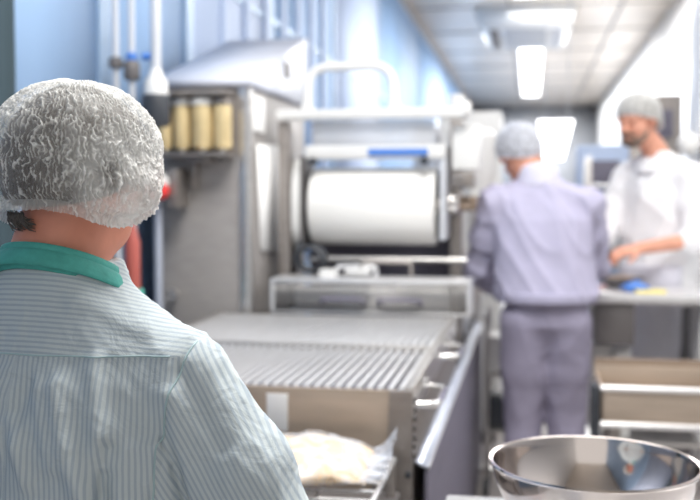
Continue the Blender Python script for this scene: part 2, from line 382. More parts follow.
# lettering-like light stripes on the blue label are too blurred to read
for x in (-.868, -.415):
    obj('clamp_knob', MB().lathe((x, 3.955, 1.535), [(0, -.015), (.014, -.015), (.018, 0), (.018, .03), (0, .03)], 16, 'Y'), 'dark', rl)
zr, rr = 1.352, .158
obj('end_plate', MB().prism([Vector((-.965, 4.1+.10*math.cos(a)*(1 if math.sin(a) > 0 else 1), zr+.165*math.sin(a)+(.03 if math.sin(a) > 0 else -.02))) for a in [2*math.pi*k/28 for k in range(28)]], (.035, 0, 0)), 'white', fm)
obj('end_bracket', MB().bb(-.928, -.912, 4.0, 4.2, 1.18, 1.56), 'darkgrey', fm)
obj('end_plate', MB().bb(-.355, -.33, 3.98, 4.2, 1.22, 1.60, .01), 'lightgrey', fm)
obj('drive_shaft', MB().tube([(-.38, 4.12, 1.365), (-.215, 4.12, 1.365)], .031, 20), 'brown', fm)
obj('shaft_bearing', MB().lathe((-.325, 4.12, 1.365), [(0, 0), (.05, 0), (.05, .03), (.04, .04), (0, .04)], 24, 'X'), 'steel', fm)
obj('control_box', MB().bb(-.31, -.20, 4.02, 4.16, 1.50, 1.68, .01), 'white', fm)
obj('valve_block', MB().bb(-.31, -.22, 4.0, 4.1, 1.43, 1.49, .006).bb(-.27, -.25, 3.98, 4.0, 1.44, 1.48), 'steeld', fm)
obj('cross_bar', MB().tube([(-.9, 4.05, 1.135), (-.25, 4.05, 1.135)], .014), 'steel', fm)
roll = thing('film_roll', 'large white roll of packaging film mounted on the wrapping machine', 'film roll', (-.63, 4.1, zr))
obj('wound_film', MB().lathe((-.885, 4.1, zr), [(.04, 0), (rr-.004, 0), (rr, .006), (rr, .504), (rr-.004, .51), (.04, .51), (.04, 0)], 64, 'X'), 'film', roll)
obj('core', MB().lathe((-.905, 4.1, zr), [(0, 0), (.04, 0), (.04, .55), (0, .55)], 24, 'X'), 'steeld', roll)
# cables hanging at the machine foot
cb = MB(); c0 = Vector((-.885, 3.93, 1.14))
cb.tube([c0+Vector((.06*math.cos(a)+.004*a/6, .01*a, .05*math.sin(a))) for a in [k*math.pi/8 for k in range(34)]], .010, 8)
cb.tube([(-.90, 4.1, 1.24), (-.93, 3.98, 1.20), (-.92, 3.93, 1.17)], .010, 8)
obj('hose_coil', cb, 'dark', fm)

# ---- perforated guard unit behind the slatted conveyor
gy0, gy1, gz0, gz1 = 3.74, 3.93, .955, 1.075
gu = thing('guard_box', 'low steel box with perforated sides at the far end of the slatted conveyor', 'machine guard', (-.58, 3.9, .95))
f = MB(); X0, X1 = -.985, -.215
f.bb(X0, X1, gy0-.01, gy1, gz1-.012, gz1+.004); f.bb(X0, X1, gy0-.008, gy1, gz0-.01, gz0)
for x in (X0, X1-.015): f.bb(x, x+.015, gy0-.008, gy1, gz0, gz1)
obj('frame', f, 'steelb', gu)
def mesh_panel(x0, x1, y, z0, z1, nx, nz, t=.003):
    m = MB()
    for i in range(nx+1): xx = x0+(x1-x0)*i/nx; m.bb(xx-t/2, xx+t/2, y-.003, y+.003, z0, z1, 0)
    for j in range(nz+1): zz = z0+(z1-z0)*j/nz; m.bb(x0, x1, y-.003, y+.003, zz-t/2, zz+t/2, 0)
    return m
obj('end_block', MB().bb(X0+.015, X0+.075, gy0, gy1-.03, gz0, gz1-.012), 'darkgrey', gu)
obj('end_block', MB().bb(X1-.075, X1-.015, gy0, gy1-.03, gz0, gz1-.012), 'darkgrey', gu)
obj('perforated_panel', mesh_panel(X0+.01, X1-.01, gy0-.004, gz0, gz1-.012, 60, 9, .0028), 'steel', gu)
obj('inner_panel', MB().bb(X0+.08, X1-.08, gy0+.05, gy0+.056, gz0, gz1-.03), 'lightgrey', gu)
obj('white_insert', MB().bb(-.50, -.30, gy0+.02, gy0+.045, gz1-.05, gz1-.015), 'white', gu)
for x in (-.78, -.56):
    obj('dark_handle', MB().tube(rounded([(x, gy0-.005, .985), (x, gy0-.03, 1.005), (x+.16, gy0-.03, 1.005), (x+.16, gy0-.005, .985)], .02), .008), 'steelblue', gu)
for x0, x1, z in ((-.76, -.60, 1.115), (-.66, -.46, 1.135)):
    obj('lifting_handle', MB().tube(rounded([(x0, 3.92, gz1), (x0, 3.92, z), (x1, 3.92, z), (x1, 3.92, gz1)], .025), .009), 'steelb' if z < 1.12 else 'steeld', gu)
obj('clamp_block', MB().bb(-.82, -.76, 3.86, 3.94, gz1, 1.105).bb(-.72, -.62, 3.88, 3.95, gz1+.012, gz1+.03), 'white', gu)
obj('leg', MB().bb(-.96, -.92, 3.88, 3.92, 0, gz0-.01), 'steeld', gu)
obj('leg', MB().bb(-.33, -.29, 3.88, 3.92, 0, gz0-.01), 'steeld', gu)

# ---- slatted conveyor table
cv = thing('slatted_conveyor', 'steel conveyor table topped with long parallel slats, left of the bowl', 'conveyor', (-.7, 3.0, 0))
xa, xb, ya, yb, zt = -1.17, -.27, 2.31, 3.70, .945
f = MB()
f.bb(xb-.018, xb+.006, ya, yb, zt-.07, zt+.006); f.bb(xa, xa+.02, ya, yb, zt-.07, zt+.006)
f.bb(xa, xb, yb-.02, yb, zt-.07, zt)
f.bb(xa, xb-.005, 2.905, 2.93, zt-.012, zt+.010)
obj('frame', f, 'steel', cv)
for sec, (y0, y1) in enumerate(((ya+.004, 2.905), (2.93, yb-.02))):
    s = MB(); n = 34
    for i in range(n):
        xx = xa+.03+(xb-xa-.055)*i/(n-1)
        s.bb(xx-.0065, xx+.0065, y0, y1, zt-.014, zt+.002, .003)
    o = obj('slat_bed', s, 'steelb', cv)
    obj('bed_tray', MB().bb(xa+.02, xb-.018, y0, y1, zt-.05, zt-.035), 'steelblue' if sec == 0 else 'lightgrey', o)
obj('front_panel', MB().bb(xa, xb-.045, ya-.004, ya+.008, .62, zt-.004), 'steelw', cv)
obj('end_post', MB().prism([(xb-.05, ya-.012, zt-.004), (xb+.004, ya-.012, zt-.004), (xb+.004, ya-.012, .30), (xb-.15, ya-.012, .30), (xb-.13, ya-.012, .62), (xb-.055, ya-.012, .80)], (0, .03, 0)), 'steeld', cv)
obj('side_panel', MB().bb(xb-.004, xb+.004, ya+.02, yb, .60, zt-.07), 'steeld', cv)
obj('bolt', MB().lathe((xb-.005, ya-.022, .745), [(0, 0), (.007, .001), (.008, .01), (0, .012)], 12, 'Y'), 'dark', cv)
for k in range(7):
    obj('chain_link', MB().tube([(xb+.008, ya+.005, .925-k*.022), (xb+.008, ya+.005, .912-k*.022)], .005, 8), 'darkgrey', cv)
for y, z in ((2.50, .895), (3.17, .905)):
    obj('side_handle', MB().tube(rounded([(xb+.003, y-.12, z), (xb+.055, y-.11, z), (xb+.055, y+.11, z), (xb+.003, y+.12, z)], .03), .0085), 'chrome', cv)
    obj('latch_pin', MB().lathe((xb+.012, y+.0, z+.022), [(0, 0), (.009, 0), (.009, .02), (0, .024)], 12), 'chrome', cv)
for x, y in ((xa+.04, ya+.1), (xb-.04, ya+.1), (xa+.04, yb-.1), (xb-.04, yb-.1)):
    obj('leg', MB().bb(x-.02, x+.02, y-.02, y+.02, 0, .9), 'steeld', cv)
tag(obj('label_card', MB().bb(-.618, -.566, ya-.007, ya-.0045, .835, .925, .001), 'paper'), 'blank white card stuck on the front panel of the slatted conveyor', 'label')

# ---- side guard plate with a sloping ledge running along the aisle
gp = thing('side_chute', 'dark steel side plate with bright sloping ledge along the aisle', 'machine panel', (-.25, 3.5, 0))
obj('side_plate', MB().bb(-.240, -.230, 2.33, 5.0, .04, .748, .002), 'steelblue', gp)
obj('ledge', MB().prism([(-.264, 2.33, .765), (-.264, 5.0, .765), (-.232, 5.0, .750), (-.232, 2.33, .750)], (.004, 0, .006)), 'paleblue', gp)
obj('bright_edge', MB().tube([(-.232, 2.33, .754), (-.232, 5.0, .754)], .004), 'steelb', gp)

# ---- infeed tray with wire grid and the bag of food
tr = thing('infeed_tray', 'steel wire infeed tray under the bag of food', 'tray', (-.42, 2.1, 0))
b = MB()
for k in range(9): yy = 1.72+k*.065; b.tube([(-.64, yy, .797), (-.300, yy, .797)], .004, 8)
b.tube([(-.300, 1.7, .797), (-.300, 2.24, .797)], .006, 8); b.tube([(-.64, 1.7, .797), (-.64, 2.24, .797)], .006, 8)
b.tube([(-.42, 1.7, .792), (-.42, 2.24, .792)], .004, 8)
obj('wire_grid', b, 'steelb', tr)
obj('catch_pan', MB().bb(-.66, -.29, 1.68, 2.28, .70, .71), 'darkgrey', tr)
for x in (-.63, -.31):
    for y in (1.74, 2.24): obj('leg', MB().bb(x-.012, x+.012, y-.012, y+.012, 0, .79), 'steeld', tr)
bag = thing('food_bag', 'clear plastic bag of pale yellow shredded food below the conveyor front', 'bag', (-.5, 2.06, .78))
# bag body: a pillow with a sealed flap at the right end
def pillow(hgt, grow, seed):
    X0, X1, Y1 = -.70, -.325, 2.15
    def f(u, v):
        a = 2*math.pi*v
        e = max(0, 1-abs(2*u-1)**2.6)**.5; Y0 = 1.72+.24*u
        cx = X0+(X1-X0)*u; yy = (Y0+Y1)/2+(Y1-Y0)/2*math.cos(a)*(.86+.14*e)+grow*math.cos(a)
        sn = math.sin(a)
        z = .809+(hgt*e*(.5+.5*sn) if True else 0)+grow*sn
        nz = noise.noise(Vector((cx*14+seed, yy*14, sn*.8)))*.016*e+noise.noise(Vector((cx*40+seed, yy*40, sn)))*.005*e
        return (cx, yy, z+(nz if sn > 0 else 0)+max(0, (yy-1.95))*.10)
    return f
obj('shredded_food', MB().grid(pillow(.056, 0, 0), 44, 48), 'food', bag)
obj('film', MB().grid(pillow(.063, .004, .05), 60, 64), 'bagfilm', bag)
def flap(u, v):
    y = 1.95+.20*v; x = -.332+.052*u
    return (x, y, .826+max(0, y-1.95)*.10+.022*u*u*v*2+.008*math.sin(v*19+u*2)*u)
obj('sealed_edge', MB().grid(flap, 8, 40), 'bagfilm', bag)

# ---- right: long work table behind the worker
wt = thing('work_table', 'long stainless steel work table between the two men in background', 'table', (.9, 4.7, 0))
TZ = .972
obj('tabletop', MB().bb(.20, 1.74, 4.48, 4.92, TZ-.045, TZ, .006), 'steelb', wt)
obj('undershelf', MB().bb(.24, 1.7, 4.56, 4.88, .28, .30), 'steel', wt)
obj('drawer_box', MB().bb(.285, .455, 4.5, 4.86, .74, TZ-.045, .006), 'darkgrey', wt)
for x in (.24, 1.66):
    for y in (4.55, 4.85): obj('leg', MB().bb(x-.018, x+.018, y-.018, y+.018, 0, TZ-.045), 'steel', wt)
tag(obj('storage_box', MB().bb(.28, .37, 4.66, 4.86, .301, .70, .01).bb(.275, .375, 4.655, 4.865, .69, .715), 'white'), 'white plastic box under the work table, left one', 'box', 'white boxes under the work table')
tag(obj('storage_box', MB().bb(.375, .455, 4.64, 4.86, .301, .68, .01).bb(.376, .458, 4.635, 4.865, .67, .695), 'white'), 'white plastic box under the work table, right one beside the dark trousers', 'box', 'white boxes under the work table')
tag(obj('white_cupboard', MB().bb(.74, 1.2, 4.56, 4.84, .305, .90, .01).bb(.755, .965, 4.55, 4.56, .33, .88), 'white'), 'white cupboard under the right end of the work table', 'cupboard')
tag(obj('yellow_card', MB().bb(.46, .585, 4.50, 4.56, TZ, TZ+.012, .002), 'yellow'), 'yellow card lying on the front edge of the work table', 'card')
ds = thing('metal_dish', 'dark metal dish with food held over the work table', 'dish', (.42, 4.76, TZ))
obj('dish_body', MB().lathe((.42, 4.76, TZ), [(0, 0), (.06, 0), (.10, .045), (.105, .05), (.095, .048), (.055, .008), (0, .008)], 32), 'darkgrey', ds)
obj('contents', MB().lathe((.42, 4.76, TZ+.01), [(0, .05), (.04, .047), (.07, .034), (.078, .02), (0, .018)], 24), 'brown', ds)
tag(obj('blue_cloth', MB().grid(lambda u, v: (.40+.13*u, 4.545+.09*v, TZ+.012+.035*math.sin(math.pi*u)*math.sin(math.pi*v)+.006*math.sin(u*17+v*9)), 16, 12).bb(.42, .51, 4.56, 4.62, TZ, TZ+.012), 'bluepl'), 'crumpled blue cloth on the work table in front of the dish', 'cloth')

# ---- low steel trough
tg = thing('steel_trough', 'low long tan steel trough in front of the work table', 'trough', (.75, 3.6, 0))
x0, x1, y0, y1 = .245, 1.7, 3.50, 3.86
t = MB(); t.bb(x0, x1, y0, y0+.012, .61, .735); t.bb(x0, x1, y1-.012, y1, .61, .76); t.bb(x0, x1, y0, y1, .60, .612)
t.bb(x0, x0+.012, y0, y1, .61, .735); t.bb(x1-.012, x1, y0, y1, .61, .735)
obj('basin', t, 'steelw', tg)
obj('rim', MB().tube([(x0, y0, .738), (x1, y0, .738)], .011), 'steelb', tg)
obj('rim', MB().tube([(x0, y0, .612), (x1, y0, .612)], .012), 'steelb', tg)
obj('back_splash', MB().bb(x0, x1, y1, y1+.015, .55, .785), 'brown', tg)
obj('bracket', MB().bb(x0-.03, x0, y0+.02, y0+.10, .45, .74), 'dark', tg)
for x in (x0+.05, 1.1, x1-.05):
    for y in (y0+.05, y1-.05): obj('leg', MB().bb(x-.02, x+.02, y-.02, y+.02, 0, .60), 'steeld', tg)
# trolley frame between side plate and the worker
tl = thing('trolley', 'dark wheeled trolley frame behind the side plate left of the lavender worker', 'trolley', (-.09, 4.7, 0))
for x in (-.19, -.03):
    for y in (4.62, 4.86):
        obj('upright', MB().tube([(x, y, .08), (x, y, .86)], .012), 'darkgrey' if x > -.1 else 'steel', tl)
        obj('wheel', MB().lathe((x-.012, y, .045), [(0, 0), (.045, 0), (.045, .024), (0, .024)], 20, 'X'), 'dark', tl)
for z in (.30, .56): obj('shelf', MB().bb(-.205, -.015, 4.6, 4.88, z, z+.015), 'steel', tl)
tag(obj('trolley_bin', MB().bb(-.19, -.04, 4.64, 4.84, .577, .74, .01).bb(-.197, -.033, 4.633, 4.847, .73, .745), 'white'), 'white bin on the top shelf of the dark trolley', 'bin')
tag(obj('trolley_bin', MB().bb(-.18, -.05, 4.66, 4.82, .317, .46, .01), 'dark'), 'black bin on the lower shelf of the dark trolley', 'bin')

# ---- far equipment (blurred)
def far_cabinet(x0, x1, y0, y1, z1, m, name, label, cat, extra=None):
    t = thing(name, label, cat, ((x0+x1)/2, (y0+y1)/2, 0))
    obj('body', MB().bb(x0, x1, y0, y1, .08, z1, .01), m, t)
    obj('door', MB().bb(x0+.03, x1-.03, y0-.015, y0, .15, z1-.35, .004), m, t)
    obj('plinth', MB().bb(x0+.03, x1-.03, y0+.03, y1-.03, 0, .08), 'darkgrey', t)
    if extra: extra(t, x0, x1, y0, z1)
    return t
def ctl(t, x0, x1, y0, z1):
    obj('display', MB().bb(x0+.06, x1-.06, y0-.02, y0, z1-.28, z1-.10), 'steelblue', t)
far_cabinet(-.50, -.16, 5.6, 6.0, 1.86, 'white', 'filling_machine', 'tall white machine behind the right end of the top rail', 'machine', ctl)
hp = thing('hopper', 'round white hopper on a steel stand left of the lavender worker', 'hopper', (-.27, 5.1, 0))
obj('drum', MB().lathe((-.27, 5.1, 1.40), [(0, 0), (.05, 0), (.095, .09), (.10, .30), (.07, .33), (0, .34)], 32), 'white', hp)
obj('stand', MB().bb(-.36, -.18, 5.0, 5.2, 1.36, 1.40).bb(-.30, -.24, 5.05, 5.15, .02, 1.36).bb(-.38, -.16, 5.0, 5.2, 0, .03), 'steel', hp)
obj('motor', MB().bb(-.25, -.16, 4.98, 5.06, 1.24, 1.35, .01), 'red', hp)
cr = thing('conveyor_bed', 'pale steel bench with bright top left of the lavender worker', 'bench', (-.45, 4.75, 0))
obj('bench_top', MB().bb(-.72, -.275, 4.5, 5.0, 1.06, 1.09), 'steelb', cr)
obj('bench_body', MB().bb(-.70, -.29, 4.52, 4.98, .1, 1.06), 'lightgrey', cr)
tag(obj('white_tub', MB().lathe((-.34, 4.7, 1.09), [(0, 0), (.045, 0), (.055, .055), (.06, .06), (.05, .058), (.04, .01), (0, .01)], 28), 'white'), 'small white tub on the pale steel bench', 'tub')
far_cabinet(.30, .62, 6.6, 7.0, 1.72, 'blue2', 'cooling_cabinet', 'pale blue cabinet between the heads of the two workers', 'cabinet', ctl)
far_cabinet(.62, .98, 6.9, 7.3, 2.06, 'steeld', 'oven', 'dark steel oven behind the head of the white coated man', 'oven', ctl)
far_cabinet(-.12, .10, 8.0, 8.5, 1.85, 'steeld', 'rack_cabinet', 'grey steel cabinet far behind the lavender worker', 'cabinet')
far_cabinet(-.95, -.45, 8.2, 8.8, 1.95, 'lightgrey', 'steel_locker', 'light grey locker far behind the film machine', 'locker')
sh = thing('rack', 'steel rack holding coloured crates behind the two workers', 'rack', (.50, 6.0, 0))
for x in (.33, .72):
    for y in (5.85, 6.2): obj('upright', MB().bb(x-.012, x+.012, y-.012, y+.012, 0, 1.62), 'steel', sh)
for z in (.5, 1.0, 1.24, 1.46): obj('shelf', MB().bb(.32, .73, 5.84, 6.21, z-.015, z), 'steelb', sh)
for k, (x, z, m, l) in enumerate(((.38, 1.24, 'red', 'small red crate, topmost of the coloured crates on the rack'), (.38, 1.0, 'red', 'small red crate on the rack just below the green one'), (.50, 1.24, 'teal', 'small green crate beside the topmost red crate on the rack'), (.50, 1.0, 'crate', 'grey crate beside the lower red crate on the rack'))):
    c = MB(); c.bb(x-.05, x+.05, 5.86, 6.1, z, z+.012); 
    for xx in (x-.05, x+.042): c.bb(xx, xx+.008, 5.86, 6.1, z, z+.16)
    for yy in (5.86, 6.092): c.bb(x-.05, x+.05, yy, yy+.008, z, z+.16)
    c.bb(x-.054, x+.054, 5.855, 5.87, z+.15, z+.165)
    tag(obj('crate', c, m), l, 'crate', 'crates on the rack')
ln = thing('wall_lamp', 'round bright lamp on a bracket right of the white coated man', 'lamp', (.80, 5.38, 1.62))
obj('bracket', MB().bb(.865, .885, 5.40, 5.45, 1.58, 1.70).tube([(.86, 5.43, 1.64), (.80, 5.40, 1.66)], .012), 'darkgrey', ln)
obj('lamp_head', MB().lathe((.80, 5.36, 1.66), [(0, -.05), (.03, -.045), (.055, -.02), (.06, .01), (.04, .04), (0, .045)], 28, 'Y'), 'white', ln)

# ---- foreground: table and bowl
ft = thing('foreground_table', 'steel table under the large mixing bowl at bottom right', 'table', (.3, 1.6, 0))
obj('tabletop', MB().bb(-.16, 1.0, 1.30, 1.985, .765, .80, .008), 'steelb', ft)
for x in (-.10, .94):
    for y in (1.36, 1.93): obj('leg', MB().tube([(x, y, 0), (x, y, .765)], .018), 'steel', ft)
obj('lower_shelf', MB().bb(-.12, .96, 1.34, 1.95, .22, .24), 'steel', ft)
Rb = .172; prof = []
for k in range(17):
    a = k/16*math.pi/2*.96; prof.append((Rb*math.sin(a)**.85, .148*(1-math.cos(a)**1.15)))
outer = [(r, z) for r, z in prof]
prof_o = [(0, 0), (.05, 0)]+[p for p in outer if p[0] > .06]
zr0 = prof_o[-1][1]
prof_all = prof_o+[(Rb+.004, zr0+.001), (Rb+.006, zr0+.004), (Rb+.004, zr0+.007), (Rb-.001, zr0+.006)]+[(max(0, r-.0022), z+.0022) for r, z in reversed([p for p in outer if p[0] > .06])]+[(.05, .003), (0, .003)]
bx, by = .111, 1.728
bw = tag(obj('mixing_bowl', MB().lathe((bx, by, .80), prof_all, 96), 'bowl', loc=(bx, by, .80)), 'large polished stainless steel mixing bowl standing at bottom right', 'bowl')
# ================================================================ PEOPLE
class Sdf:
    """signed distance volume: tapered limbs and ellipsoids melted into one continuous surface"""
    def __init__(s, lo, hi, h):
        s.lo = np.array(lo, float); s.h = h; s.n = np.ceil((np.array(hi)-s.lo)/h).astype(int)+1
        s.F = np.full(s.n, 1.0, np.float32)
    def blk(s, lo, hi, m):
        a = np.clip(np.floor((np.array(lo)-m-s.lo)/s.h).astype(int), 0, s.n); b = np.clip(np.ceil((np.array(hi)+m-s.lo)/s.h).astype(int)+1, 0, s.n)
        sl = tuple(slice(i, j) for i, j in zip(a, b))
        ax = [(s.lo[i]+s.h*np.arange(a[i], b[i])).astype(np.float32) for i in range(3)]
        return sl, ax[0][:, None, None], ax[1][None, :, None], ax[2][None, None, :]
    def put(s, sl, d, k, sub=False):
        F = s.F[sl]; d = d.astype(np.float32)
        if sub: a, b = -F, d; 
        else: a, b = F, d
        if sub:
            h = np.clip(.5+.5*(-d-F)/k, 0, 1); s.F[sl] = F*(1-h)+(-d)*h+k*h*(1-h); return
        h = np.clip(.5+.5*(b-a)/k, 0, 1); s.F[sl] = b*(1-h)+a*h-k*h*(1-h)
    def cone(s, p0, r0, p1, r1, k=.02, sub=False):
        p0 = np.array(p0, float); p1 = np.array(p1, float); r = max(r0, r1)
        sl, x, y, z = s.blk(np.minimum(p0, p1)-r, np.maximum(p0, p1)+r, k+5*s.h)
        d = p1-p0; L = max(d@d, 1e-9)
        t = np.clip(((x-p0[0])*d[0]+(y-p0[1])*d[1]+(z-p0[2])*d[2])/L, 0, 1)
        q = np.sqrt((x-p0[0]-t*d[0])**2+(y-p0[1]-t*d[1])**2+(z-p0[2]-t*d[2])**2)-(r0+(r1-r0)*t)
        s.put(sl, q, k, sub)
    def chain(s, pts, k=.02):
        for (a, ra), (b, rb) in zip(pts, pts[1:]): s.cone(a, ra, b, rb, k)
    def ell(s, c, r, rot=None, k=.02, sub=False):
        c = np.array(c, float); r = np.array(r, float); m = max(r)
        sl, x, y, z = s.blk(c-m, c+m, k+5*s.h)
        Q = np.array((rot or Matrix.Identity(3)).transposed())
        X, Y, Z = x-c[0], y-c[1], z-c[2]
        u = (Q[0, 0]*X+Q[0, 1]*Y+Q[0, 2]*Z)/r[0]; v = (Q[1, 0]*X+Q[1, 1]*Y+Q[1, 2]*Z)/r[1]; w_ = (Q[2, 0]*X+Q[2, 1]*Y+Q[2, 2]*Z)/r[2]
        k0 = np.sqrt(u*u+v*v+w_*w_); k1 = np.sqrt((u/r[0])**2+(v/r[1])**2+(w_/r[2])**2)+1e-6
        s.put(sl, np.where(k0 < .15, -min(r), k0*(k0-1)/k1), k, sub)
    def loft(s, secs, k=.02, ex=2.3):
        """sections (z, cx, cy, half width, half depth)"""
        A = np.array(secs, float); lo = [(A[:, 1]-A[:, 3]).min(), (A[:, 2]-A[:, 4]).min(), A[0, 0]]; hi = [(A[:, 1]+A[:, 3]).max(), (A[:, 2]+A[:, 4]).max(), A[-1, 0]]
        sl, x, y, z = s.blk(lo, hi, k+5*s.h)
        f = lambda i: np.interp(z, A[:, 0], A[:, i])
        a, b = f(3), f(4)
        q = (np.abs((x-f(1))/a)**ex+np.abs((y-f(2))/b)**ex)**(1/ex)
        d = (q-1)*np.minimum(a, b)
        s.put(sl, np.maximum(d, np.maximum(A[0, 0]-z, z-A[-1, 0])), k)
    def clip_plane(s, p, nrm, within=None):
        """cuts away everything on the +nrm side near p"""
        lo, hi = within
        sl, x, y, z = s.blk(lo, hi, 0)
        d = (x-p[0])*nrm[0]+(y-p[1])*nrm[1]+(z-p[2])*nrm[2]
        s.F[sl] = np.maximum(s.F[sl], d.astype(np.float32))
    def mesh(s, name, m, parent, disp=None):
        b = 3*s.h; A = np.clip(s.F, -b, b)
        g = openvdb.FloatGrid(b); g.copyFromArray(np.ascontiguousarray(A)); g.transform = openvdb.createLinearTransform(s.h)
        P, T, Q = g.convertToPolygons(0.0, 0.0)
        P = P.astype(np.float64)+s.lo
        me = bpy.data.meshes.new(name)
        me.from_pydata(P.tolist(), [], np.asarray(Q)[:, ::-1].tolist()+np.asarray(T)[:, ::-1].tolist()); me.update()
        bm = bmesh.new(); bm.from_mesh(me); bmesh.ops.recalc_face_normals(bm, faces=bm.faces); bm.to_mesh(me); bm.free()
        n = len(me.vertices); co = np.empty(n*3); me.vertices.foreach_get('co', co); co = co.reshape(-1, 3)
        if disp:
            nr = np.empty(n*3); me.vertices.foreach_get('normal', nr); nr = nr.reshape(-1, 3)
            co = co+nr*disp(co, nr)[:, None]; me.vertices.foreach_set('co', co.ravel()); me.update()
        return link(name, me, m, parent)

def wr(seed, amp, fx=9, fz=9, k=2):
    """soft cloth wrinkles as warped sines"""
    rs = np.random.RandomState(seed); W = rs.uniform(-1, 1, (5, 3)); ph = rs.uniform(0, 6, 5)
    def f(c, n):
        q = c*np.array([fx, fx, fz]); v = np.zeros(len(c))
        warp = np.sin(q@W[0]*1.3+ph[0])*1.2+np.sin(q@W[1]*2.1+ph[1])*.8
        for i in (2, 3, 4): v += (1-np.abs(np.sin(q@W[i]*(1.2+.6*i)+warp+ph[i])))**k*.6
        return (v-.7)*amp
    return f

def hrot(yaw, pitch, roll=0):
    """head turned to its right by yaw, tipped forward by pitch, tilted to its right by roll (degrees)"""
    return Matrix.Rotation(R(-yaw), 3, 'Z') @ Matrix.Rotation(R(-pitch), 3, 'X') @ Matrix.Rotation(R(roll), 3, 'Y')

def add_head(s, c, Q, sc=1.0):
    c = Vector(c); P = lambda x, y, z: c+Q@(Vector((x, y, z))*sc)
    s.ell(P(0, -.012, .03), [v*sc for v in (.074, .093, .085)], Q, .02)
    s.ell(P(0, .028, -.035), [v*sc for v in (.058, .058, .082)], Q, .02)
    s.ell(P(0, .052, -.078), [v*sc for v in (.038, .032, .030)], Q, .02)
    for e in (-1, 1):
        s.ell(P(e*.036, .058, -.030), [v*sc for v in (.022, .022, .020)], Q, .015)
        s.ell(P(e*.031, .094, .004), [v*sc for v in (.018, .014, .011)], Q, .010, sub=True)
        s.ell(P(e*.031, .079, .003), [v*sc for v in (.0125, .0115, .0115)], Q, .003)
        s.cone(P(e*.012, .088, .020), .008*sc, P(e*.045, .078, .020), .007*sc, .008)
        s.ell(P(e*.079, -.004, -.005), [v*sc for v in (.009, .020, .033)], Q @ Matrix.Rotation(R(-14), 3, 'X') @ Matrix.Rotation(R(e*-16), 3, 'Z'), .006)
        s.ell(P(e*.088, .002, -.002), [v*sc for v in (.006, .010, .018)], Q, .004, sub=True)
        s.ell(P(e*.010, .101, -.030), [v*sc for v in (.008, .009, .007)], Q, .006)
    s.cone(P(0, .088, .012), .007*sc, P(0, .112, -.026), .010*sc, .010)
    s.cone(P(-.019, .087, -.052), .005*sc, P(.019, .087, -.052), .005*sc, .006)
    s.cone(P(-.016, .086, -.061), .006*sc, P(.016, .086, -.061), .006*sc, .006)
    s.cone(P(-.022, .097, -.0565), .0015*sc, P(.022, .097, -.0565), .0015*sc, .003, sub=True)

def add_hand(s, W, d, n, side, curl=28):
    """W wrist, d towards the fingers, n the way the palm faces, side +1/-1 where the thumb lies along d x n"""
    W, d, n = Vector(W), Vector(d).normalized(), Vector(n).normalized(); n = (n-d*n.dot(d)).normalized(); t = d.cross(n)*side
    for o in (-.026, -.009, .009, .026):
        s.cone(W+d*.005+t*o*.6, .017, W+d*.080+t*o, .0125, .010)
    for o, L in ((.030, .070), (.010, .080), (-.010, .074), (-.029, .057)):
        p = W+d*.082+t*o; a = curl*.6; rr = .0092
        for seg, f in enumerate((.45, .32, .25)):
            q = p+(d*math.cos(R(a))+n*math.sin(R(a))+t*o*1.2).normalized()*L*f
            s.cone(p, rr, q, rr*.93, .003); p = q; rr *= .93; a += curl
    p = W+d*.018+t*.026
    q = p+(d*.62+t*.70+n*.25).normalized()*.042; s.cone(p, .014, q, .0105, .008)
    s.cone(q, .0105, q+(d*.85+t*.25+n*.35).normalized()*.034, .0088, .003)

